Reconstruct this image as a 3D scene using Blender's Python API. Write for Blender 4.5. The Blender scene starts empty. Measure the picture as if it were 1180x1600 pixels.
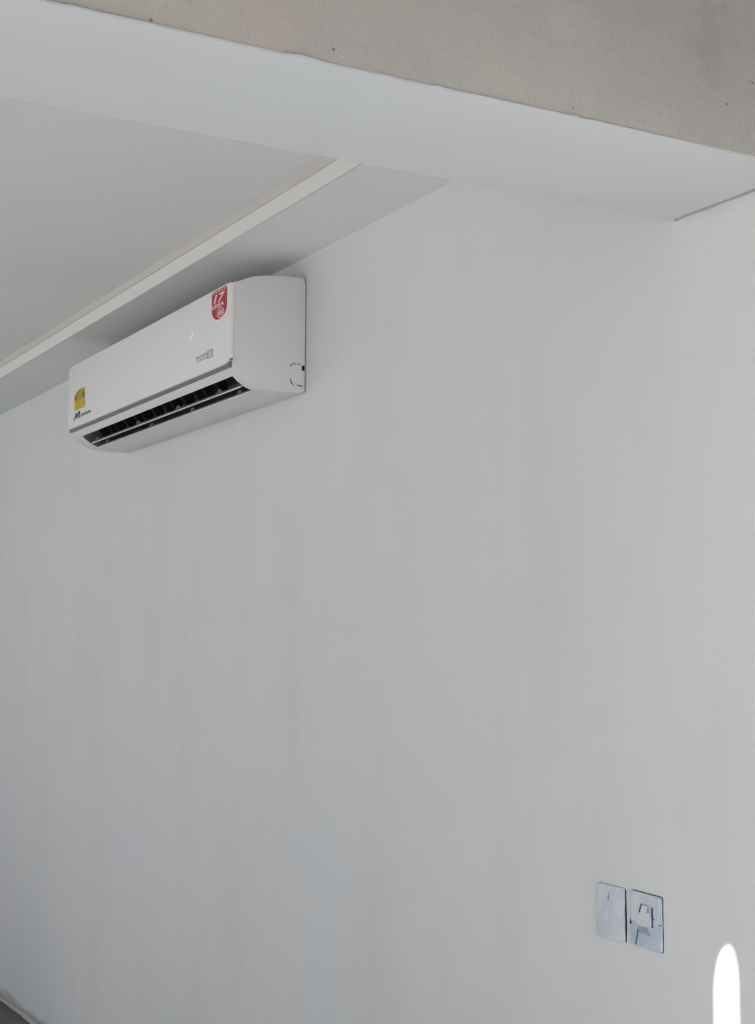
import bpy, bmesh, math, random
from mathutils import Vector, Matrix
random.seed(7)
S = bpy.context.scene
C = S.collection

# ---------------------------------------------------------------- camera
CAM = Vector((0.0, -1.85, 1.488))
FPX, YAW, PITCH, ROLL = 2350.0, math.radians(29.137), math.radians(5.542), math.radians(0.187)
fw = Vector((-math.cos(YAW)*math.cos(PITCH), math.sin(YAW)*math.cos(PITCH), math.sin(PITCH)))
rt = fw.cross(Vector((0, 0, 1))).normalized(); up = rt.cross(fw)
rt, up = math.cos(ROLL)*rt + math.sin(ROLL)*up, -math.sin(ROLL)*rt + math.cos(ROLL)*up
cd = bpy.data.cameras.new('camera'); cam = bpy.data.objects.new('camera', cd); C.objects.link(cam)
cam.matrix_world = Matrix(((rt.x, up.x, -fw.x, CAM.x), (rt.y, up.y, -fw.y, CAM.y), (rt.z, up.z, -fw.z, CAM.z), (0, 0, 0, 1)))
cd.sensor_fit = 'VERTICAL'; cd.sensor_height = 24.0; cd.lens = 24.0*FPX/1600.0
cd.clip_start = 0.02; cd.clip_end = 200
S.camera = cam

# ---------------------------------------------------------------- sky, sun, exposure
W = bpy.data.worlds.new('sky'); S.world = W; W.use_nodes = True
bg = W.node_tree.nodes['Background']
bg.inputs['Color'].default_value = (0.76, 0.87, 1.0, 1); bg.inputs['Strength'].default_value = 0.75
SUN_EL = math.radians(25)
to_sun = Vector((0.9*math.cos(SUN_EL), -0.436*math.cos(SUN_EL), math.sin(SUN_EL))).normalized()
sd = bpy.data.lights.new('sun', 'SUN'); sd.energy = 23.0; sd.angle = math.radians(0.3); sd.color = (1.0, 0.99, 0.985)
so = bpy.data.objects.new('sun', sd); C.objects.link(so)
so.rotation_euler = to_sun.to_track_quat('Z', 'Y').to_euler(); so.location = (6, -4, 6)
vs = S.view_settings
vs.view_transform = 'Standard'; vs.look = 'None'; vs.gamma = 1.0; vs.use_curve_mapping = False
vs.exposure = -0.30

# ---------------------------------------------------------------- materials
def lin(c):
    f = lambda v: v/12.92 if v <= 0.04045 else ((v+0.055)/1.055)**2.4
    return tuple(f(x/255) for x in c) + (1.0,)

def mat(name, col, rough=0.6, spec=0.5, emit=None, estr=1.0, metal=0.0):
    m = bpy.data.materials.new(name); m.use_nodes = True
    b = m.node_tree.nodes['Principled BSDF']
    b.inputs['Base Color'].default_value = lin(col); b.inputs['Roughness'].default_value = rough
    b.inputs['Specular IOR Level'].default_value = spec; b.inputs['Metallic'].default_value = metal
    if emit:
        b.inputs['Emission Color'].default_value = lin(emit); b.inputs['Emission Strength'].default_value = estr
    return m

class NT:
    def __init__(s, m): s.m = m; s.t = m.node_tree; s.b = s.t.nodes['Principled BSDF']; s.co = s.t.nodes.new('ShaderNodeTexCoord')
    def n(s, k, **kw):
        o = s.t.nodes.new(k)
        for a, v in kw.items(): setattr(o, a, v)
        return o
    def link(s, a, b): s.t.links.new(a, b)
    def mapped(s, scale, loc=(0, 0, 0)):
        mp = s.n('ShaderNodeMapping'); mp.inputs['Scale'].default_value = scale; mp.inputs['Location'].default_value = loc
        s.link(s.co.outputs['Object'], mp.inputs['Vector']); return mp.outputs['Vector']
    def noise(s, scale, sc=1.0, det=4, rough=0.55, loc=(0, 0, 0)):
        o = s.n('ShaderNodeTexNoise'); o.inputs['Scale'].default_value = sc; o.inputs['Detail'].default_value = det
        o.inputs['Roughness'].default_value = rough; s.link(s.mapped(scale, loc), o.inputs['Vector']); return o.outputs['Fac']
    def ramp(s, fac, a, b, c0=0.0, c1=1.0):
        o = s.n('ShaderNodeMapRange'); o.interpolation_type = 'SMOOTHSTEP'
        for k, v in (('From Min', a), ('From Max', b), ('To Min', c0), ('To Max', c1)): o.inputs[k].default_value = v
        s.link(fac, o.inputs['Value']); return o.outputs['Result']
    def mix(s, fac, a, b):
        o = s.n('ShaderNodeMix', data_type='RGBA')
        if isinstance(fac, float): o.inputs[0].default_value = fac
        else: s.link(fac, o.inputs[0])
        for i, v in ((6, a), (7, b)):
            if isinstance(v, tuple): o.inputs[i].default_value = v
            else: s.link(v, o.inputs[i])
        return o.outputs[2]
    def mul(s, a, b):
        o = s.n('ShaderNodeMath', operation='MULTIPLY'); s.link(a, o.inputs[0])
        if isinstance(b, float): o.inputs[1].default_value = b
        else: s.link(b, o.inputs[1])
        return o.outputs[0]
    def base(s, c): s.link(c, s.b.inputs['Base Color'])
    def bump(s, h, strength, dist):
        o = s.n('ShaderNodeBump'); o.inputs['Strength'].default_value = strength; o.inputs['Distance'].default_value = dist
        s.link(h, o.inputs['Height']); s.link(o.outputs['Normal'], s.b.inputs['Normal'])

def plaster(name, c_main, c_warm, c_cool, streak=True):
    m = mat(name, c_main, 0.75, 0.3); t = NT(m)
    big = t.noise((0.9, 0.9, 0.7), 1.0, 3, 0.5)
    c = t.mix(t.ramp(big, 0.30, 0.80), lin(c_main), lin(c_warm))
    big2 = t.noise((0.8, 0.8, 0.8), 1.0, 3, 0.5, (7.3, 2.1, 4.4))
    c = t.mix(t.ramp(big2, 0.32, 0.82), c, lin(c_cool))
    if streak:
        st = t.noise((3.2, 3.2, 1.0), 1.0, 5, 0.62, (3, 1, 9))
        d = tuple(v*0.90 for v in lin(c_main)[:3]) + (1,)
        c = t.mix(t.mul(t.ramp(st, 0.45, 0.75), 0.5), c, d)
    t.base(c)
    fine = t.noise((160, 160, 160), 1.0, 3, 0.6)
    med = t.noise((14, 14, 8), 1.0, 4, 0.5)
    add = t.n('ShaderNodeMath', operation='MULTIPLY_ADD'); t.link(med, add.inputs[0]); add.inputs[1].default_value = 2.2; t.link(fine, add.inputs[2])
    t.bump(add.outputs[0], 0.35, 0.0016)
    return m, t, c

M = {}
M['wall'], wt, wc = plaster('wall_plaster', (224, 224, 224), (227, 225, 222), (221, 223, 225))
# dirt smears along the foot of the wall
sep = wt.n('ShaderNodeSeparateXYZ'); wt.link(wt.co.outputs['Object'], sep.inputs[0])
dn = wt.noise((2.2, 9, 16), 1.0, 4, 0.55, (2, 5, 1))
dz = wt.n('ShaderNodeMath', operation='MULTIPLY_ADD'); wt.link(dn, dz.inputs[0]); dz.inputs[1].default_value = -0.12; wt.link(sep.outputs['Z'], dz.inputs[2])
wt.base(wt.mix(wt.ramp(dz.outputs[0], -0.005, -0.065, 0.0, 0.8), wc, lin((150, 142, 132))))
M['soffit'], _, _ = plaster('soffit_plaster', (224, 225, 225), (226, 224, 218), (216, 222, 226), False)
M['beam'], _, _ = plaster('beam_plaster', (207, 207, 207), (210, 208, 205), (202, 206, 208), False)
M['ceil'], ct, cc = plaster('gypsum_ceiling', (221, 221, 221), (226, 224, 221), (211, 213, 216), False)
M['fascia'] = mat('fascia_paint', (230, 229, 225), 0.7, 0.3)
M['cream'] = mat('raw_gypsum_edge', (212, 207, 200), 0.8, 0.2)

def cement():
    m = mat('bare_cement_render', (158, 150, 140), 0.85, 0.25); t = NT(m)
    a = t.noise((2.2, 2.2, 2.2), 1.0, 5, 0.6)
    c = t.mix(t.ramp(a, 0.35, 0.68), lin((180, 176, 170)), lin((193, 186, 178)))
    b = t.noise((3.5, 3.5, 3.5), 1.0, 4, 0.6, (4, 8, 2))
    c = t.mix(t.mul(t.ramp(b, 0.55, 0.75), 0.6), c, lin((194, 177, 168)))
    e = t.noise((2.7, 2.7, 2.7), 1.0, 5, 0.7, (9, 3, 5))
    c = t.mix(t.mul(t.ramp(e, 0.56, 0.72), 0.5), c, lin((160, 156, 151)))
    v = t.n('ShaderNodeTexVoronoi'); v.inputs['Scale'].default_value = 22.0; t.link(t.co.outputs['Object'], v.inputs['Vector'])
    sel = t.n('ShaderNodeSeparateColor'); t.link(v.outputs['Color'], sel.inputs[0])
    sz = t.ramp(sel.outputs[0], 0.45, 1.0, 0.0, 0.062)
    sub = t.n('ShaderNodeMath', operation='SUBTRACT'); t.link(sz, sub.inputs[0]); t.link(v.outputs['Distance'], sub.inputs[1])
    pit = t.ramp(sub.outputs[0], -0.012, 0.018)
    c = t.mix(t.mul(pit, 0.75), c, lin((108, 103, 98)))
    g = t.noise((220, 220, 220), 1.0, 2, 0.6)
    c = t.mix(t.ramp(g, 0.52, 0.75, 0.0, 0.35), c, lin((150, 145, 139)))
    t.base(c); t.bump(t.noise((90, 90, 90), 1.0, 4, 0.7), 0.5, 0.003)
    return m
M['cement'] = cement()

def floor_mat():
    m = mat('dark_polished_floor', (70, 72, 74), 0.35, 0.5); t = NT(m)
    a = t.noise((14, 14, 14), 1.0, 5, 0.7)
    c = t.mix(t.ramp(a, 0.4, 0.65), lin((48, 52, 55)), lin((74, 75, 76)))
    b = t.noise((40, 40, 40), 1.0, 2, 0.5, (3, 3, 3))
    t.base(t.mix(t.ramp(b, 0.70, 0.74), c, lin((190, 190, 188))))
    return m
M['floor'] = floor_mat()

def ground_mat():
    m = mat('pale_concrete_terrace', (176, 170, 160), 0.9, 0.2); t = NT(m)
    t.base(t.mix(t.noise((1.5, 1.5, 1.5), 1.0, 5, 0.6), lin((152, 152, 151)), lin((176, 176, 175))))
    return m
M['ground'] = ground_mat()
def frosted():  # translucent sheet for the added sun-slot leaf, glows onto the wall's right end
    m = mat('added_glow_sheet', (225, 228, 230), 0.6, 0.3); t = NT(m)
    tr = t.n('ShaderNodeBsdfTranslucent'); tr.inputs['Color'].default_value = (0.92, 0.92, 0.92, 1)
    mx = t.n('ShaderNodeMixShader'); mx.inputs[0].default_value = 0.85
    t.link(t.b.outputs[0], mx.inputs[1]); t.link(tr.outputs[0], mx.inputs[2])
    t.link(mx.outputs[0], t.t.nodes['Material Output'].inputs['Surface'])
    return m
M['frosted'] = frosted()
M['joint'] = mat('grey_open_joint', (166, 171, 171), 0.9, 0.1)
M['screed'] = mat('pale_bounce_screed', (202, 200, 196), 0.9, 0.2)  # unseen floor kept pale so it throws light onto ceiling and undersides
M['mortar'] = mat('mortar_fillet', (186, 182, 172), 0.9, 0.2)

def plastic(name, col, rough):
    m = mat(name, col, rough, 0.5); t = NT(m)
    t.base(t.mix(t.noise((3, 3, 3), 1.0, 2), lin(tuple(v-2 for v in col)), lin(tuple(v+1 for v in col))))
    return m
M['acbody'] = plastic('white_matt_plastic', (222, 221, 220), 0.45)
M['acpanel'] = plastic('white_gloss_plastic', (236, 236, 234), 0.22)
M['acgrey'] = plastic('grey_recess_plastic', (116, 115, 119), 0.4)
M['flap'] = plastic('pale_grey_flap_plastic', (206, 207, 210), 0.3)
M['duct'] = plastic('charcoal_duct_plastic', (112, 113, 117), 0.35)
M['vane'] = plastic('black_vane_plastic', (58, 59, 63), 0.4)
M['fan'] = plastic('dark_fan_plastic', (60, 61, 64), 0.5)
M['hinge'] = plastic('translucent_grey_hinge_plastic', (150, 152, 156), 0.3)
M['gap'] = mat('dark_gap', (34, 32, 30), 0.9, 0.1)
M['red'] = mat('red_sticker_print', (178, 16, 50), 0.35, 0.5)
M['pink'] = mat('white_sticker_print', (248, 226, 226), 0.4, 0.4)
M['white'] = mat('white_sticker_border', (246, 240, 238), 0.4, 0.4)
M['yellow'] = mat('yellow_label_print', (214, 188, 28), 0.4, 0.4)
M['ochre'] = mat('ochre_label_print', (176, 148, 20), 0.4, 0.4)
M['paleyellow'] = mat('pale_label_print', (226, 212, 160), 0.4, 0.4)
M['black'] = mat('black_print', (32, 32, 34), 0.4, 0.4)
M['greyprint'] = mat('grey_print', (138, 138, 140), 0.4, 0.4)
M['led'] = mat('lit_display_segment', (240, 245, 246), 0.5, 0.3, (240, 248, 250), 0.2)

def plate_mat(name, ca, cb):
    m = mat(name, ca, 0.6, 0.4); t = NT(m)
    a = t.noise((30, 30, 18), 1.0, 5, 0.65)
    t.base(t.mix(t.ramp(a, 0.38, 0.66), lin(ca), lin(cb)))
    t.bump(t.noise((70, 70, 40), 1.0, 4, 0.6), 0.5, 0.002)
    return m
M['plate'] = plate_mat('paint_smeared_plate', (200, 207, 216), (214, 219, 224))
M['plateblue'] = plate_mat('blue_smeared_plate', (182, 196, 214), (206, 214, 222))
M['tape'] = plate_mat('white_paper_tape', (217, 220, 224), (210, 215, 221))
M['navy'] = mat('dark_navy_gap', (40, 44, 66), 0.7, 0.2)
M['gapsoft'] = mat('soft_slate_gap', (74, 82, 104), 0.7, 0.2)
M['smear'] = plate_mat('blue_grey_smear', (142, 153, 170), (172, 182, 194))

# ---------------------------------------------------------------- mesh helpers
def build(name, verts, faces, m, parent=None, origin=(0, 0, 0), smooth=False, bevel=0.0):
    o3 = Vector(origin)
    me = bpy.data.meshes.new(name); me.from_pydata([tuple(Vector(v) - o3) for v in verts], [], faces)
    bm = bmesh.new(); bm.from_mesh(me); bmesh.ops.recalc_face_normals(bm, faces=bm.faces)
    if bevel > 0:
        bmesh.ops.bevel(bm, geom=[e for e in bm.edges if e.is_manifold and e.calc_face_angle(0) > 0.6], offset=bevel, segments=2, profile=0.6, affect='EDGES', clamp_overlap=True)
    bm.to_mesh(me); bm.free()
    me.materials.append(m)
    if smooth:
        for p in me.polygons: p.use_smooth = True
        try: me.set_sharp_from_angle(angle=math.radians(38))
        except Exception: pass
    ob = bpy.data.objects.new(name, me); C.objects.link(ob)
    if parent: ob.parent = parent
    else: ob.location = o3
    return ob

def boxes(lst):
    v, f = [], []
    for (x0, x1, y0, y1, z0, z1) in lst:
        b = len(v)
        v += [(x, y, z) for x in (x0, x1) for y in (y0, y1) for z in (z0, z1)]
        f += [tuple(b+i for i in q) for q in ((0, 1, 3, 2), (4, 6, 7, 5), (0, 4, 5, 1), (2, 3, 7, 6), (0, 2, 6, 4), (1, 5, 7, 3))]
    return v, f

def box(name, x0, x1, y0, y1, z0, z1, m, parent=None, origin=(0, 0, 0), bevel=0.0):
    v, f = boxes([(x0, x1, y0, y1, z0, z1)])
    return build(name, v, f, m, parent, origin, bevel > 0, bevel)

def prism_y(name, pts, y0, y1, m, parent=None, origin=(0, 0, 0), smooth=False, bevel=0.0):
    """outline of (x, z) points, thick from y0 to y1"""
    n = len(pts)
    v = [(x, y0, z) for x, z in pts] + [(x, y1, z) for x, z in pts]
    f = [tuple(range(n)), tuple(range(2*n-1, n-1, -1))] + [(i, (i+1) % n, n+(i+1) % n, n+i) for i in range(n)]
    return build(name, v, f, m, parent, origin, smooth, bevel)

def prism_x(name, pts, x0, x1, m, parent=None, origin=(0, 0, 0), smooth=False, bevel=0.0):
    """outline of (y, z) points, long from x0 to x1"""
    n = len(pts)
    v = [(x0, y, z) for y, z in pts] + [(x1, y, z) for y, z in pts]
    f = [tuple(range(n)), tuple(range(2*n-1, n-1, -1))] + [(i, (i+1) % n, n+(i+1) % n, n+i) for i in range(n)]
    return build(name, v, f, m, parent, origin, smooth, bevel)

def structure(o, label=None, cat=None):
    o['kind'] = 'structure'
    if label: o['label'] = label
    if cat: o['category'] = cat
    return o

def tag(o, label, cat, group=None):
    o['label'] = label; o['category'] = cat
    if group: o['group'] = group
    return o

def empty(name, loc):
    o = bpy.data.objects.new(name, None); o.empty_display_size = 0.1; C.objects.link(o); o.location = loc
    return o

# ---------------------------------------------------------------- room
XR = -0.80                 # inner face of the end wall with the doorway
ZS, ZC, ZB = 2.6155, 2.684, 2.3157      # dropped band, tray ceiling, beam underside
BX0, BX1 = -2.166, -1.820               # beam
structure(box('ground', -30, 40, -40, 12, -0.25, -0.05, M['ground']), 'pale concrete terrace outside the room', 'ground')
structure(box('floor', -9.2, -5.9, -4.55, 0.15, -0.05, 0.0, M['floor']), 'dark polished floor at the foot of the white wall', 'floor')
structure(box('floor_light_bounce', -5.9, XR+0.12, -4.55, 0.15, -0.05, 0.0, M['screed']), 'unseen rest of the floor, made pale to bounce light upward', 'floor')
structure(box('wall_back', -9.2, XR+0.12, 0.0, 0.15, 0.0, 3.15, M['wall']), 'large white skim-plastered wall behind the air conditioner', 'wall')
structure(box('wall_left', -9.2, -9.05, -4.55, 0.0, 0.0, 3.15, M['wall']), 'far white end wall of the room', 'wall')
YW = -4.4                  # inner face of the wall opposite the air conditioner
v, f = boxes([(-9.05, XR, YW-0.15, YW, 2.6, 3.15), (-9.05, XR, YW-0.15, YW, 0.0, 0.05),
              (-9.05, -8.8, YW-0.15, YW, 0.05, 2.6), (-5.1, -4.9, YW-0.15, YW, 0.05, 2.6), (-1.4, XR, YW-0.15, YW, 0.05, 2.6)])
structure(build('wall_front', v, f, M['wall']), 'white wall with two wide openings opposite the air conditioner', 'wall')
v, f = boxes([(XR, XR+0.12, -3.0, -0.03, 2.03, 3.15), (XR, XR+0.12, -0.03, 0.0, 0.0, 3.15), (XR, XR+0.12, -4.55, -3.0, 0.0, 3.15)])
structure(build('wall_right', v, f, M['wall']), 'white end wall around the wide doorway', 'wall')
# added unseen leaf: arched slot shapes the sun patch, translucent sheet brightens the wall
sy0, sy1, sz0, sz1 = -0.636, -0.606, 0.95, 1.652
v, f = boxes([(XR+0.02, XR+0.024, -1.10, sy0, 0.0, 2.03), (XR+0.02, XR+0.024, sy1, -0.03, 0.0, 2.03), (XR+0.02, XR+0.024, sy0, sy1, 0.0, sz0)])
arc = []
hw = (sy1-sy0)/2; yc = (sy0+sy1)/2
for i in range(13):
    a = math.pi*i/12
    arc.append((yc - hw*math.cos(a), sz1-0.075 + 0.075*math.sin(a)))
pts = [(sy0, 2.03)] + arc + [(sy1, 2.03)]
b = len(v); n = len(pts)
v += [(XR+0.02, y, z) for y, z in pts] + [(XR+0.024, y, z) for y, z in pts]
f += [tuple(b+i for i in range(n)), tuple(b+2*n-1-i for i in range(n))] + [(b+i, b+(i+1) % n, b+n+(i+1) % n, b+n+i) for i in range(n)]
structure(build('added_sun_slot_leaf', v, f, M['frosted']), 'added unseen frosted leaf whose arched slot shapes the sun patch', 'door')

structure(box('added_sun_block_slab', XR+0.12, 3.0, -4.3, -1.63, 2.40, 2.48, M['ground']), 'added unseen slab that keeps the sun out of the doorway', 'porch roof')  # made-up slab out of view, shades the doorway from direct sun
structure(box('added_sun_block_pillar', 0.85, 1.15, -2.26, -1.93, -0.05, 3.3, M['ground']), 'added unseen square pillar that blocks stray sun', 'pillar')  # invented out of view to stop sun slipping past the slab
# tray ceiling, bay ceiling, dropped band along the wall
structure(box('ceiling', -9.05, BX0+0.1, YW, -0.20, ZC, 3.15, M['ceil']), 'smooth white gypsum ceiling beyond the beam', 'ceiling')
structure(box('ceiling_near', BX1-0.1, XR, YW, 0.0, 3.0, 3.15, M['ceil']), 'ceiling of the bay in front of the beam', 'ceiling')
band = structure(box('trim_1', -9.05, BX0+0.05, -0.2515, 0.0, ZS, 3.1, M['soffit']), 'white dropped gypsum band running along the wall above the air conditioner', 'trim')
box('fascia_strip', -9.05, BX0+0.05, -0.2525, -0.2505, ZS, ZS+0.0415, M['fascia'], band)
box('cornice_edge', -9.05, BX0+0.05, -0.2555, -0.2505, ZS+0.0445, ZC+0.0, M['cream'], band)

# beam: bare cement with a coat of white plaster on its underside
beam = structure(box('ceiling_beam', BX0+0.002, BX1, YW, 0.0, ZB+0.004, 3.1, M['cement']), 'bare grey-brown cement beam across the ceiling, white underneath', 'beam')
NY = 560
va, fa = [], []
def wob(t, k):
    return sum(math.sin(t*w*k+p)/w for w, p in ((1, .3), (2.3, 1.9), (5.1, .7), (11.7, 2.2)))
bumps = [(random.uniform(-2.2, -0.05), random.uniform(0.0015, 0.005), random.uniform(0.006, 0.014)) for _ in range(16)]
rowsx = 8
for j in range(NY+1):
    t = j/NY
    y = YW + (-YW-0.009)*(1-(1-t)**1.9)
    near = BX1 + 0.0025 + 0.0012*wob(y, 9) + 0.0007*random.uniform(-1, 1)
    for by, ba, bw in bumps: near += ba*math.exp(-((y-by)/bw)**2)
    far = BX0 + 0.0008*wob(y+3, 7)
    yy = y
    for i in range(rowsx+1):
        s = i/rowsx
        x = far + (near-far)*s
        dz = 0.0012*math.sin(7*y+2*s)*math.sin(3*s*math.pi)
        va.append((x, yy - (0.002*wob(x*1.0, 30) + 0.003*s if j == NY else 0), ZB + dz + (0.001 if i in (0, rowsx) else 0)))
for j in range(NY):
    for i in range(rowsx):
        a = j*(rowsx+1)+i; fa.append((a, a+1, a+rowsx+2, a+rowsx+1))
nb = len(va)
va += [(x, y, ZB+0.0045) for x, y, z in va]
fa += [tuple(nb+k for k in reversed(q)) for q in fa]
R1 = rowsx+1
for j in range(NY):
    for i in (0, rowsx):
        a = j*R1+i; fa.append((a, a+R1, nb+a+R1, nb+a))
for i in range(rowsx):
    for j in (0, NY):
        a = j*R1+i; fa.append((a, a+1, nb+a+1, nb+a))
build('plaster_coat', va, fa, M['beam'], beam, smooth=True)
# open joint between the beam plaster and the wall
vj, fj = [], []
NJ = 90
for j in range(NJ+1):
    x = BX0 + 0.004 + (BX1-BX0-0.002)*j/NJ
    t = j/NJ
    w = 0.0016 + 0.0022*t + 0.0009*wob(x, 60) + random.uniform(-.0004, .0004) + 0.003*math.exp(-((t-.02)/.03)**2) + 0.0022*math.exp(-((t-.28)/.03)**2)
    w = max(w*0.42*(0.55+0.6*t), .0004)
    vj += [(x, 0.0, ZB-0.0002-w*1.2), (x, -0.0008, ZB-0.0002-w*0.6), (x, -0.0035-w*0.8, ZB+0.004), (x, 0.0, ZB+0.004)]
for j in range(NJ):
    for k in range(4):
        a, b2 = j*4+k, j*4+(k+1) % 4
        fj.append((a, b2, b2+4, a+4))
fj += [(0, 1, 2, 3), (NJ*4, NJ*4+1, NJ*4+2, NJ*4+3)]
build('open_joint', vj, fj, M['joint'], beam)
# mortar fillet where the wall meets the floor
pf = []
vf, ff = [], []
for j in range(241):
    x = -9.05 + 7.6*j/240
    d = 0.009 + 0.003*wob(x, 8) + random.uniform(-.001, .001); h = 0.010 + 0.003*wob(x+2, 7) + random.uniform(-.001, .001)
    vf += [(x, 0, 0), (x, -d, 0), (x, -d*0.6, h*0.6), (x, 0, h)]
for j in range(240):
    for k in range(4):
        a, b2 = j*4+k, j*4+(k+1) % 4
        ff.append((a, b2, b2+4, a+4))
ff += [(0, 1, 2, 3), (960, 961, 962, 963)]
structure(build('baseboard_back', vf, ff, M['mortar']), 'thin pale mortar fillet along the foot of the wall', 'baseboard')

# ---------------------------------------------------------------- air conditioner
Z0 = CAM.z
XA, XB = -5.165, -3.733
OR = Vector(((XA+XB)/2, 0.0, Z0+0.735))
ac = tag(empty('air_conditioner', OR), 'long white wall-mounted air conditioner high on the wall under the ceiling band', 'air conditioner')
YB = -0.0022
prof = [(YB, 1.050), (-0.010, 1.0665), (-0.060, 1.0645), (-0.107, 1.0605), (-0.135, 1.0565), (-0.155, 1.0530), (-0.173, 1.0480), (-0.190, 1.0405), (-0.207, 1.0328), (-0.2215, 1.0285), (-0.2245, 1.0265),
        (-0.2245, 0.818), (-0.2215, 0.808), (-0.2215, 0.798), (-0.2195, 0.792), (-0.2130, 0.7830), (-0.2050, 0.7735),
        (-0.1915, 0.7612), (-0.1700, 0.7475), (-0.1570, 0.7422), (-0.1455, 0.7387),
        (-0.120, 0.7365), (-0.0805, 0.7355), (-0.012, 0.7360), (YB, 0.743)]
IU, IL = 16, 20                # slot from prof[IU] to prof[IL]
def inset(p, d):
    n = len(p); out = []
    for i in range(n):
        a, b_, c = Vector(p[i-1]), Vector(p[i]), Vector(p[(i+1) % n])
        e1 = (b_-a).normalized(); e2 = (c-b_).normalized()
        n1 = Vector((-e1.y, e1.x)); n2 = Vector((-e2.y, e2.x))
        nn = (n1+n2); k = 1+n1.dot(n2); nn = nn/max(k, .4)
        out.append((b_.x + nn.x*d, b_.y + nn.y*d))
    return out
# orientation: inset must shrink the outline
def area(p): return sum(p[i-1][0]*p[i][1]-p[i][0]*p[i-1][1] for i in range(len(p)))/2
sgn = 1 if area(inset(prof, 0.003))**2 < area(prof)**2 else -1
SX0, SX1 = -5.085, -3.777
st = [(XA, .003), (XA+.001, .001), (XA+.003, 0), (SX0, 0), (SX1, 0), (XB-.003, 0), (XB-.001, .001), (XB, .003)]
vv, ffc = [], []
for x, d in st:
    vv += [(x, y, Z0+z) for y, z in (inset(prof, sgn*d) if d else prof)]
n = len(prof)
for s in range(len(st)-1):
    for i in range(n):
        if s == 3 and IU <= i < IL: continue
        ffc.append((s*n+i, s*n+(i+1) % n, (s+1)*n+(i+1) % n, (s+1)*n+i))
ffc += [tuple(range(n)), tuple((len(st)-1)*n+i for i in range(n))]
build('housing', vv, ffc, M['acbody'], ac, OR, True)
# air duct behind the outlet
duct = [prof[IU], (-0.178, 0.802), (-0.140, 0.832), (-0.085, 0.840), (-0.055, 0.820), (-0.062, 0.795), (-0.095, 0.766), prof[IL]]
nd = len(duct)
vd = [(SX0, y, Z0+z) for y, z in duct] + [(SX1, y, Z0+z) for y, z in duct]
lip = [prof[i] for i in range(IU, IL+1)]
fd = [(i, i+1, nd+i+1, nd+i) for i in range(nd-1)]
nl = len(vd)
for x in (SX0, SX1):
    bidx = len(vd)
    poly = duct + lip[1:-1][::-1]
    vd += [(x, y, Z0+z) for y, z in poly]
    fd.append(tuple(bidx+i for i in range(len(poly))))
me_d = build('air_duct', vd, fd, M['duct'], ac, OR)
# cross-flow fan
fc, fr = (-0.098, 0.812), 0.021
pts = []
for i in range(36):
    a = 2*math.pi*i/36; r = fr if i % 2 else fr*0.78
    pts.append((fc[0]+r*math.cos(a), Z0+fc[1]+r*math.sin(a)))
prism_x('fan_roller', pts, SX0+.004, SX1-.004, M['fan'], ac, OR)
# upright vanes, fanned a little sideways
NV = 13
vane_me = None
for k in range(NV):
    x = SX0 + 0.07 + (SX1-SX0-0.28)*k/(NV-1) + 0.012*math.sin(k*2.1)
    if vane_me is None:
        p = [(-0.182, 0.800), (-0.150, 0.826), (-0.118, 0.800), (-0.118, 0.786), (-0.150, 0.775)]
        o = prism_x('vane', [(y+0.15, z-0.80) for y, z in p], -0.0015, 0.0015, M['vane'], ac)
        vane_me = o.data
    else:
        o = bpy.data.objects.new('vane', vane_me); C.objects.link(o); o.parent = ac
    o.location = (x-OR.x, -0.15, Z0+0.79-OR.z); o.rotation_euler = (0, 0, math.radians(28))
# two flaps, each with four hinge brackets
def flap(y0, z0, y1, z1, hinges, dx):
    dy, dz_ = y1-y0, z1-z0; L = math.hypot(dy, dz_); ny, nz = -dz_/L, dy/L
    pts = []
    for i in range(7):
        s = i/6; c = 0.0035*math.sin(math.pi*s); h = 0.0018*(1-0.5*s)
        pts.append((y0+dy*s+ny*(c+h), Z0+z0+dz_*s+nz*(c+h)))
    for i in range(6, -1, -1):
        s = i/6; c = 0.0035*math.sin(math.pi*s); h = 0.0018*(1-0.5*s)
        pts.append((y0+dy*s+ny*(c-h), Z0+z0+dz_*s+nz*(c-h)))
    fl = prism_x('air_flap', pts, SX0+.004+dx, SX1-.004, M['flap'], ac, OR, True)
    for hx in hinges:
        q = [(y0+dy*.06+ny*.001, z0+dz_*.06+nz*.001), (y0+dy*.55+ny*.003, z0+dz_*.55+nz*.003),
             (y0+dy*.50+ny*.013, z0+dz_*.50+nz*.013), (y0+dy*.32+ny*.014, z0+dz_*.32+nz*.014), (y0+dy*.18+ny*.008, z0+dz_*.18+nz*.008)]
        hb = prism_x('hinge_bracket', [(a, Z0+b_) for a, b_ in q], hx-.002, hx+.002, M['hinge'], fl, OR, True, 0.0008)
        cy, cz = y0+dy*.38+ny*.010, Z0+z0+dz_*.38+nz*.010
        prism_x('hinge_pin', [(cy+.0034*math.cos(i*math.pi/5), cz+.0034*math.sin(i*math.pi/5)) for i in range(10)], hx+.0015, hx+.008, M['hinge'], fl, OR, True)
    return fl
flap(-0.1790, 0.7465, -0.139, 0.7670, (-5.03, -4.62, -4.27, -3.95), 0)
flap(-0.1520, 0.7350, -0.113, 0.7545, (-5.00, -4.57, -4.22, -3.87), 0)
# grey recess line under the front panel
box('shadow_groove', XA+.004, XB-.012, -0.2290, -0.2205, Z0+.7925, Z0+.816, M['acgrey'], ac, OR)
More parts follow.
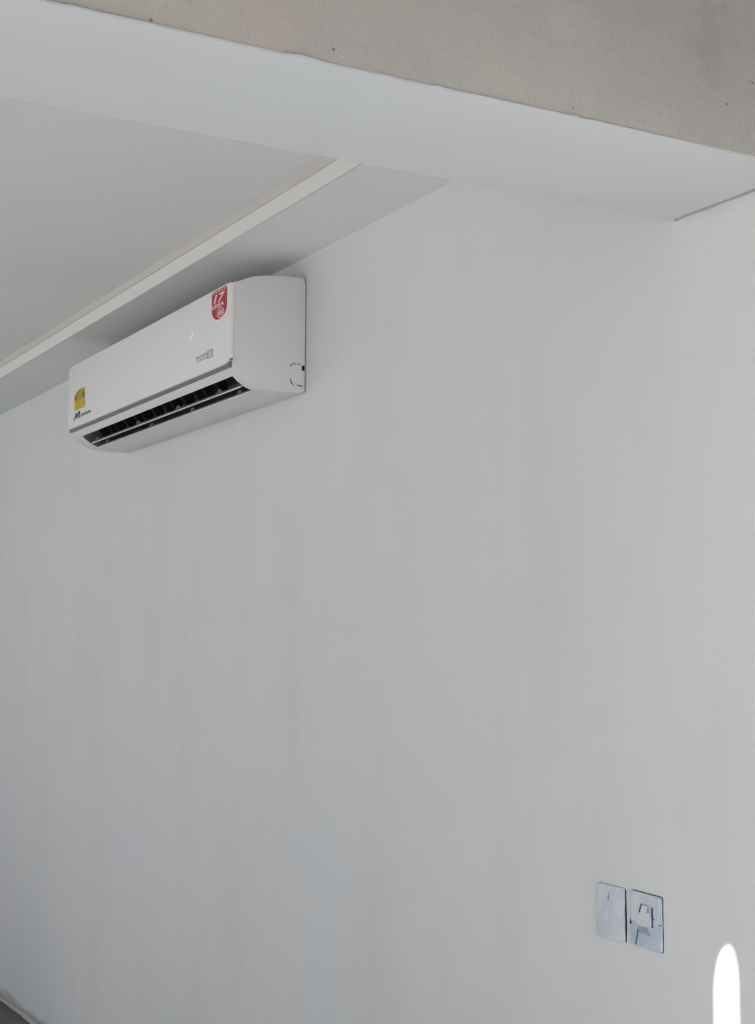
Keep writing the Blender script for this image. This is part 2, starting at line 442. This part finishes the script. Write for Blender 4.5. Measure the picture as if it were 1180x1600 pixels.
# front panel: large plate with soft corners
PX0, PX1, PZ0, PZ1 = XA-.001, XB+.001, Z0+.8020, Z0+1.0265
def rrect(x0, x1, z0, z1, corners, nseg=8):
    """corners: (rx, rz) for bottom-left, bottom-right, top-right, top-left"""
    P = []
    for (cx, cz, sx, sz, a0), (rx, rz) in zip(((x0, z0, 1, 1, 180), (x1, z0, -1, 1, 270), (x1, z1, -1, -1, 0), (x0, z1, 1, -1, 90)), corners):
        for i in range(nseg+1):
            a = math.radians(a0 + 90*i/nseg)
            P.append((cx+sx*rx+rx*math.cos(a), cz+sz*rz+rz*math.sin(a)))
    return P
po = rrect(PX0, PX1, PZ0, PZ1, ((.02, .008), (.055, .016), (.006, .006), (.02, .012)))
YF = -0.2350
cx_, cz_ = (PX0+PX1)/2, (PZ0+PZ1)/2
def shrink(P, d): return [(x-math.copysign(min(d, abs(x-cx_)), x-cx_), z-math.copysign(min(d, abs(z-cz_)), z-cz_)) for x, z in P]
rings = [(po, -0.2240), (po, YF+.003), (shrink(po, .0009), YF+.0009), (shrink(po, .003), YF)]
n = len(po); vp, fp = [], []
for P, y in rings: vp += [(x, y, z) for x, z in P]
for r in range(3):
    for i in range(n): fp.append((r*n+i, r*n+(i+1) % n, (r+1)*n+(i+1) % n, (r+1)*n+i))
fp += [tuple(range(n)), tuple(3*n+i for i in range(n))]
panel = build('front_panel', vp, fp, M['acpanel'], ac, OR, True)
# clip pocket at the lower right of the panel and the crease on the side
prism_x('panel_clip', [(-.2235, Z0+.809), (-.2235, Z0+.826), (-.2275, Z0+.826), (-.2315, Z0+.818), (-.2315, Z0+.809)], XB-.02, XB-.0005, M['acgrey'], ac, OR)
prism_x('side_rib', [(-.2135, Z0+.868), (-.2120, Z0+.868), (-.2085, Z0+.814), (-.2180, Z0+.803), (-.2185, Z0+.805), (-.2105, Z0+.815)], XB-.003, XB+.0012, M['acpanel'], ac, OR)
# knock-out for the pipes on the side: dashed cuts and a notch
def stroke_x(name, path, w, x0, x1, m):
    L, Rr = [], []
    for i, p in enumerate(path):
        a = Vector(path[max(i-1, 0)]); b_ = Vector(path[min(i+1, len(path)-1)]); d = (b_-a).normalized(); nn = Vector((-d.y, d.x))*w/2
        L.append((p[0]+nn.x, p[1]+nn.y)); Rr.append((p[0]-nn.x, p[1]-nn.y))
    vs_, fs_ = [], []
    for x in (x0, x1):
        vs_ += [(x, a, b_) for a, b_ in L+Rr]
    k = len(path); q = 2*k
    for i in range(k-1):
        fs_ += [(i, i+1, k+i+1, k+i), (q+i, q+k+i, q+k+i+1, q+i+1), (i, q+i, q+i+1, i+1), (k+i, k+i+1, q+k+i+1, q+k+i)]
    fs_ += [(0, k, q+k, q), (k-1, q+k-1, q+2*k-1, 2*k-1)]
    return build(name, vs_, fs_, m, ac, OR)
kr = 0.010
def arcp(cy, cz, a0, a1): return [(cy+kr*math.cos(math.radians(a0+(a1-a0)*i/6)), Z0+cz+kr*math.sin(math.radians(a0+(a1-a0)*i/6))) for i in range(7)]
top, bot, lef = .8175, .7590, -.0475
for path in (arcp(lef+kr, top-kr, 180, 85) + [(lef+kr+.006, Z0+top)], [(-.0270, Z0+top), (-.0180, Z0+top)],
             [(lef, Z0+bot+kr+.006)] + arcp(lef+kr, bot+kr, 180, 265), [(-.0280, Z0+bot-.0012), (-.0120, Z0+bot-.003)]):
    stroke_x('knockout_cut', path, .0022, XB-.002, XB+.0004, M['gap'])
box('knockout_notch', XB-.01, XB+.0005, -.0135, -.0052, Z0+.8005, Z0+.8145, M['gap'], ac, OR)
box('mounting_plate', XA+.03, XB-.03, -.004, 0.0, Z0+.75, Z0+1.045, M['gap'], ac, OR)

# -------- print on the panel
def text_mesh(name, body, bx, m, parent, y, shear=0.0, bold=0.0, rise=0.0):
    x0, x1, z0, z1 = bx
    cu = bpy.data.curves.new(name, 'FONT'); cu.body = body; cu.size = 1.0; cu.shear = shear; cu.offset = bold; cu.resolution_u = 3
    tmp = bpy.data.objects.new(name+'_tmp', cu); C.objects.link(tmp)
    dg = bpy.context.evaluated_depsgraph_get(); me = bpy.data.meshes.new_from_object(tmp.evaluated_get(dg))
    bpy.data.objects.remove(tmp); bpy.data.curves.remove(cu)
    me.name = name
    xs = [q.co.x for q in me.vertices]; ys = [q.co.y for q in me.vertices]
    ax, bx_, ay, by_ = min(xs), max(xs), min(ys), max(ys)
    for q in me.vertices:
        s = (q.co.x-ax)/(bx_-ax); r = (q.co.y-ay)/(by_-ay)
        q.co = Vector((x0+(x1-x0)*s, y, z0+(z1-z0)*r+rise*s)) - OR
    me.materials.clear(); me.materials.append(m)
    o = bpy.data.objects.new(name, me); C.objects.link(o); o.parent = parent
    return o
def flat(name, P, y, m, parent, th=0.0003):
    return prism_y(name, P, y, y+th, m, parent, OR)
def ring(name, cx, cz, rx, rz, w, y, m, parent, a0=0, a1=360, k=28):
    O, I = [], []
    for i in range(k+1):
        a = math.radians(a0+(a1-a0)*i/k)
        O.append((cx+rx*math.cos(a), y, cz+rz*math.sin(a))); I.append((cx+(rx-w)*math.cos(a), y, cz+(rz-w*rz/rx)*math.sin(a)))
    return build(name, O+I, [(i, i+1, k+2+i, k+1+i) for i in range(k)], m, parent, OR)

# red efficiency sticker
RX0, RX1, RZ0, RZ1 = -3.8640, -3.7435, Z0+.9315, Z0+1.0245
def dshape(x0, x1, z0, z1, rt_, bh):
    P = []
    xm, hw_ = (x0+x1)/2, (x1-x0)/2
    for i in range(25):
        a = math.pi + math.pi*i/24; P.append((xm+hw_*math.cos(a), z0+bh+bh*math.sin(a)))
    for i in range(7):
        a = math.radians(90*i/6); P.append((x1-rt_+rt_*math.cos(a), z1-rt_*.7+rt_*.7*math.sin(a)))
    for i in range(7):
        a = math.radians(90+90*i/6); P.append((x0+rt_+rt_*math.cos(a), z1-rt_*.7+rt_*.7*math.sin(a)))
    return P
stk = flat('efficiency_sticker', dshape(RX0, RX1, RZ0, RZ1, .014, .037), YF-.0004, M['white'], ac)
hold = stk
stk['label'] = 'red sticker with white lettering'
def sub(P, y, m, nm): return prism_y(nm, P, y, y+.0002, m, hold, OR)
sub(dshape(RX0+.006, RX1-.006, RZ0+.004, RZ1-.003, .013, .034), YF-.0007, M['red'], 'sticker_print')
rw, rh = RX1-RX0, RZ1-RZ0
def RB(u0, u1, v0, v1): return (RX0+rw*u0, RX0+rw*u1, RZ1-rh*v1, RZ1-rh*v0)
YT = YF-.0011
text_mesh('lettering', 'EFICIENCIA', RB(.13, .90, .055, .135), M['pink'], stk, YT)
text_mesh('lettering', '17', RB(.16, .84, .17, .435), M['pink'], stk, YT, 0.25, 0.025)
text_mesh('lettering', 'SEER', RB(.07, .80, .465, .585), M['pink'], stk, YT, 0.0, 0.02)
ecx, ecz = RX0+rw*.58, RZ1-rh*.775
ring('seal_emblem', ecx, ecz, rw*.21, rh*.155, rw*.035, YT, M['pink'], stk)
for i, (dz_, w_) in enumerate(((.06, .10), (.02, .13), (-.02, .13), (-.06, .10))):
    sub([(ecx-rw*w_, ecz+rh*dz_-.0011), (ecx+rw*w_, ecz+rh*dz_-.0011), (ecx+rw*w_, ecz+rh*dz_+.0011), (ecx-rw*w_, ecz+rh*dz_+.0011)], YT, M['pink'], 'seal_line')
# yellow energy label
LX0, LX1, LZ0, LZ1 = -5.092, -4.972, Z0+.858, Z0+.934
def ylab(e):
    P = [(LX0+e, LZ0+e*.6), (LX1-e, LZ0+e*.6), (LX1-e, LZ1-.006-e*.6), (LX1-.012-e, LZ1-e*.6)]
    for i in range(11):
        a = math.radians(90+90*i/10); P.append((LX1-.03+(LX1-.03-LX0-e)*math.cos(a), LZ1-.030+(.030-e*.6)*math.sin(a)))
    return P
yl = flat('energy_label', ylab(0), YF-.0004, M['paleyellow'], ac); hold = yl; yl['label'] = 'yellow energy label'
sub(ylab(.006), YF-.0006, M['yellow'], 'label_print')
sub([(LX0+.006, LZ1-.046), (LX1-.006, LZ1-.040), (LX1-.006, LZ1-.010), (LX1-.03, LZ1-.005), (LX0+.034, LZ1-.013), (LX0+.010, LZ1-.032)], YF-.0008, M['ochre'], 'label_band')
ring('label_arc', LX1-.03, LZ1-.030, LX1-.03-LX0-.005, .027, .007, YF-.0010, M['black'], yl, 108, 180, 12)
sub([(LX0+.006, LZ1-.036), (LX0+.020, LZ1-.034), (LX0+.020, LZ1-.025), (LX0+.012, LZ1-.022)], YF-.0011, M['black'], 'label_mark')
for i, (a, b_, zz) in enumerate(((.2, .7, -.052), (.15, .8, -.058), (.2, .6, -.064), (.15, .75, -.070))):
    w_ = LX1-LX0; sub([(LX0+w_*a, LZ1+zz), (LX0+w_*b_, LZ1+zz), (LX0+w_*b_, LZ1+zz+.002), (LX0+w_*a, LZ1+zz+.002)], YF-.0009, M['ochre'], 'label_line')
for zz in (-.022, -.031):
    sub([(LX1-.026, LZ1+zz-.004), (LX1-.014, LZ1+zz-.004), (LX1-.014, LZ1+zz), (LX1-.026, LZ1+zz)], YF-.0010, M['gap'], 'label_mark')
sub([(LX1-.010, LZ0+.006), (LX1-.006, LZ0+.006), (LX1-.006, LZ1-.020), (LX1-.010, LZ1-.020)], YF-.0010, M['gap'], 'label_mark')
hold = panel
# maker's lettering: slanted double peak and italic word
lx, lz = -5.098, Z0+.8255
pk = [(0, 0), (.010, 0), (.030, .0155), (.032, .004), (.042, .004), (.060, .0195), (.062, .003), (.074, .003), (.072, .0285), (.058, .0285), (.043, .0150), (.042, .0250), (.028, .0250)]
sub([(lx+a, lz+b_) for a, b_ in pk], YF-.0006, M['black'], 'maker_emblem')
text_mesh('maker_lettering', 'mirage', (lx+.082, -4.908, lz+.0005, lz+.0180), M['black'], panel, YF-.0006, 0.3, 0.02)
# grey model lettering with a boxed number
text_mesh('model_lettering', 'MAGNUM', (-3.970, -3.893, Z0+.8475, Z0+.8575), M['greyprint'], panel, YF-.0006)
text_mesh('model_lettering', 'INVERTER', (-3.966, -3.893, Z0+.8395, Z0+.8450), M['greyprint'], panel, YF-.0006)
bx0, bx1, bz0, bz1 = -3.887, -3.847, Z0+.8375, Z0+.8605
for q in ((bx0, bx1, bz1-.0022, bz1), (bx0, bx1, bz0, bz0+.0022), (bx0, bx0+.0045, bz0, bz1), (bx1-.0045, bx1, bz0, bz1)):
    sub([(q[0], q[2]), (q[1], q[2]), (q[1], q[3]), (q[0], q[3])], YF-.0006, M['greyprint'], 'model_box')
text_mesh('model_lettering', '17', (bx0+.009, bx1-.009, bz0+.005, bz1-.005), M['greyprint'], panel, YF-.0006, 0.2)
# lit digit of the display
dx0, dx1, dz0, dz1 = -4.016, -3.996, Z0+.9125, Z0+.9385
dm = (dz0+dz1)/2; tw, th = .0048, .0026
for P in ([(dx0+.004, dz1-th), (dx1, dz1-th), (dx1, dz1), (dx0+.004, dz1)], [(dx1-tw, dm+.001), (dx1, dm+.001), (dx1, dz1-th), (dx1-tw, dz1-th)],
          [(dx0, dm-th/2), (dx1, dm-th/2), (dx1, dm+th/2), (dx0, dm+th/2)], [(dx0, dz0+th), (dx0+tw, dz0+th), (dx0+tw, dm-.001), (dx0, dm-.001)],
          [(dx0, dz0), (dx1-.002, dz0), (dx1-.002, dz0+th), (dx0, dz0+th)]):
    sub(P, YF-.0005, M['led'], 'display_segment')

# ---------------------------------------------------------------- wall plates
def rough_quad(cs, k, amp):
    P = []
    for i in range(4):
        a, b_ = Vector(cs[i]), Vector(cs[(i+1) % 4])
        for j in range(k):
            t = j/k; p = a.lerp(b_, t); P.append((p.x+random.uniform(-amp, amp), p.y+random.uniform(-amp, amp)))
    return P
PZ = 1.488
# blank plate
def rplate(cs, r0, amp):
    """four corners rounded by r0, with a hand-smeared edge"""
    P = []
    for i in range(4):
        p = Vector(cs[i]); a = (Vector(cs[i-1])-p).normalized(); b_ = (Vector(cs[(i+1) % 4])-p).normalized()
        for t in (0, .25, .5, .75, 1):
            q = p + a*r0*(1-t)**2 + b_*r0*t**2; P.append((q.x, q.y))
        nx = Vector(cs[(i+1) % 4]) - b_*0; e0 = p + b_*r0; e1 = nx - b_*r0
        for k in range(1, 8):
            q = e0.lerp(e1, k/8); P.append((q.x+random.uniform(-amp, amp), q.y+random.uniform(-amp, amp)))
    return P
o = Vector((-2.378, 0, 0.948))
bp_ = tag(empty('blank_wall_plate', o), 'blank paint-smeared pale blue wall plate, the left one of the pair', 'wall plate', 'wall plates low on the white wall')
prism_y('cover', rplate([(-2.4225, .9475), (-2.3365, .9475), (-2.3365, 1.0495), (-2.4225, 1.0505)], .004, .0004), -.0050, 0.0, M['plate'], bp_, o, True, .0012)
prism_y('edge_gap', [(-2.3368, .9480), (-2.3350, .9480), (-2.3338, .960), (-2.3330, .985), (-2.3334, 1.010), (-2.3344, 1.030), (-2.3348, 1.0465), (-2.3368, 1.0470)], -.0012, 0, M['navy'], bp_, o)
prism_y('edge_line', [(-2.420, 1.0500), (-2.400, 1.0502), (-2.378, 1.0498), (-2.350, 1.0496), (-2.350, 1.0503), (-2.378, 1.0506), (-2.400, 1.0511), (-2.414, 1.0516), (-2.420, 1.0508)], -.0008, 0, M['smear'], bp_, o)
prism_y('film_crease', [(-2.3850, 1.0210), (-2.3838, 1.0206), (-2.3815, 1.0350), (-2.3822, 1.0352)], -.0056, -.0045, M['gapsoft'], bp_, o)
for (a, b_, c, d) in ((-2.398, -2.374, 1.0185, 1.0191), (-2.399, -2.380, .9975, .9981), (-2.3790, -2.3780, .998, 1.013), (-2.3995, -2.3985, .960, 1.036)):
    prism_y('film_crease', rough_quad([(a, c), (b_, c), (b_, d), (a, d)], 4, .0003), -.0055, -.0045, M['plate'], bp_, o)
# plate with a taped-over socket
o = Vector((-2.273, 0, 0.948))
sp = tag(empty('socket_wall_plate', o), 'pale blue wall plate with white tape over its centre, right one of the pair', 'wall plate', 'wall plates low on the white wall')
prism_y('back_box', rplate([(-2.3170, .9495), (-2.2258, .9455), (-2.2258, 1.0480), (-2.3165, 1.0508)], .006, .0004), -.0012, 0.0, M['gapsoft'], sp, o)
prism_y('cover', rplate([(-2.3190, .9500), (-2.2268, .9462), (-2.2268, 1.0468), (-2.3190, 1.0500)], .006, .0003), -.0050, -.0008, M['plateblue'], sp, o, True, .0012)
def u2x(px): return -2.319 + (px-640)/365*.093       # a close look at the plate -> metres on it
def v2z(px, py): return 1.0500 - (py-235-(px-640)*.175)/7.375*0.00122
def pq(nm, pts, y, m):
    P = []
    for i, (a, b_) in enumerate(pts):
        c, d = pts[(i+1) % len(pts)]
        for t in (0, .5):
            j = 0 if t == 0 else 4
            x, z = a+(c-a)*t+random.uniform(-j, j), b_+(d-b_)*t+random.uniform(-j, j)
            P.append((u2x(x), v2z(x, z)))
    return prism_y(nm, P, y, -.0045, m, sp, o)
pq('upper_film', [(655, 265), (760, 262), (890, 300), (960, 330), (950, 420), (880, 410), (780, 385), (735, 500), (740, 600), (665, 580), (655, 420)], -.0053, M['plate'])
pq('side_film', [(965, 330), (995, 335), (993, 600), (975, 620), (962, 500)], -.0053, M['tape'])
pq('white_tape', [(790, 400), (850, 412), (852, 490), (893, 500), (893, 650), (800, 635), (720, 615), (735, 520), (765, 480)], -.0058, M['tape'])
pq('socket_gap', [(778, 385), (794, 392), (768, 482), (752, 486)], -.0061, M['navy'])
pq('socket_gap', [(786, 392), (862, 408), (862, 414), (788, 400)], -.0061, M['smear'])
pq('socket_gap', [(848, 440), (862, 432), (862, 490), (838, 486), (838, 478), (850, 478)], -.0061, M['smear'])
pq('socket_gap', [(902, 425), (912, 430), (914, 540), (925, 555), (913, 570), (911, 650), (898, 648), (900, 530), (885, 520), (898, 512)], -.0061, M['gapsoft'])
pq('socket_face', [(742, 640), (845, 655), (868, 700), (888, 752), (850, 745), (830, 715), (760, 720), (740, 700)], -.0056, M['smear'])
pq('socket_gap', [(730, 680), (741, 676), (736, 745), (720, 815), (714, 848), (704, 848), (716, 800), (726, 745)], -.0061, M['gapsoft'])
pq('socket_gap', [(643, 555), (652, 575), (668, 605), (652, 622), (643, 620)], -.0058, M['gapsoft'])
pq('socket_gap', [(975, 618), (1004, 616), (1004, 628), (975, 626)], -.0058, M['gapsoft'])
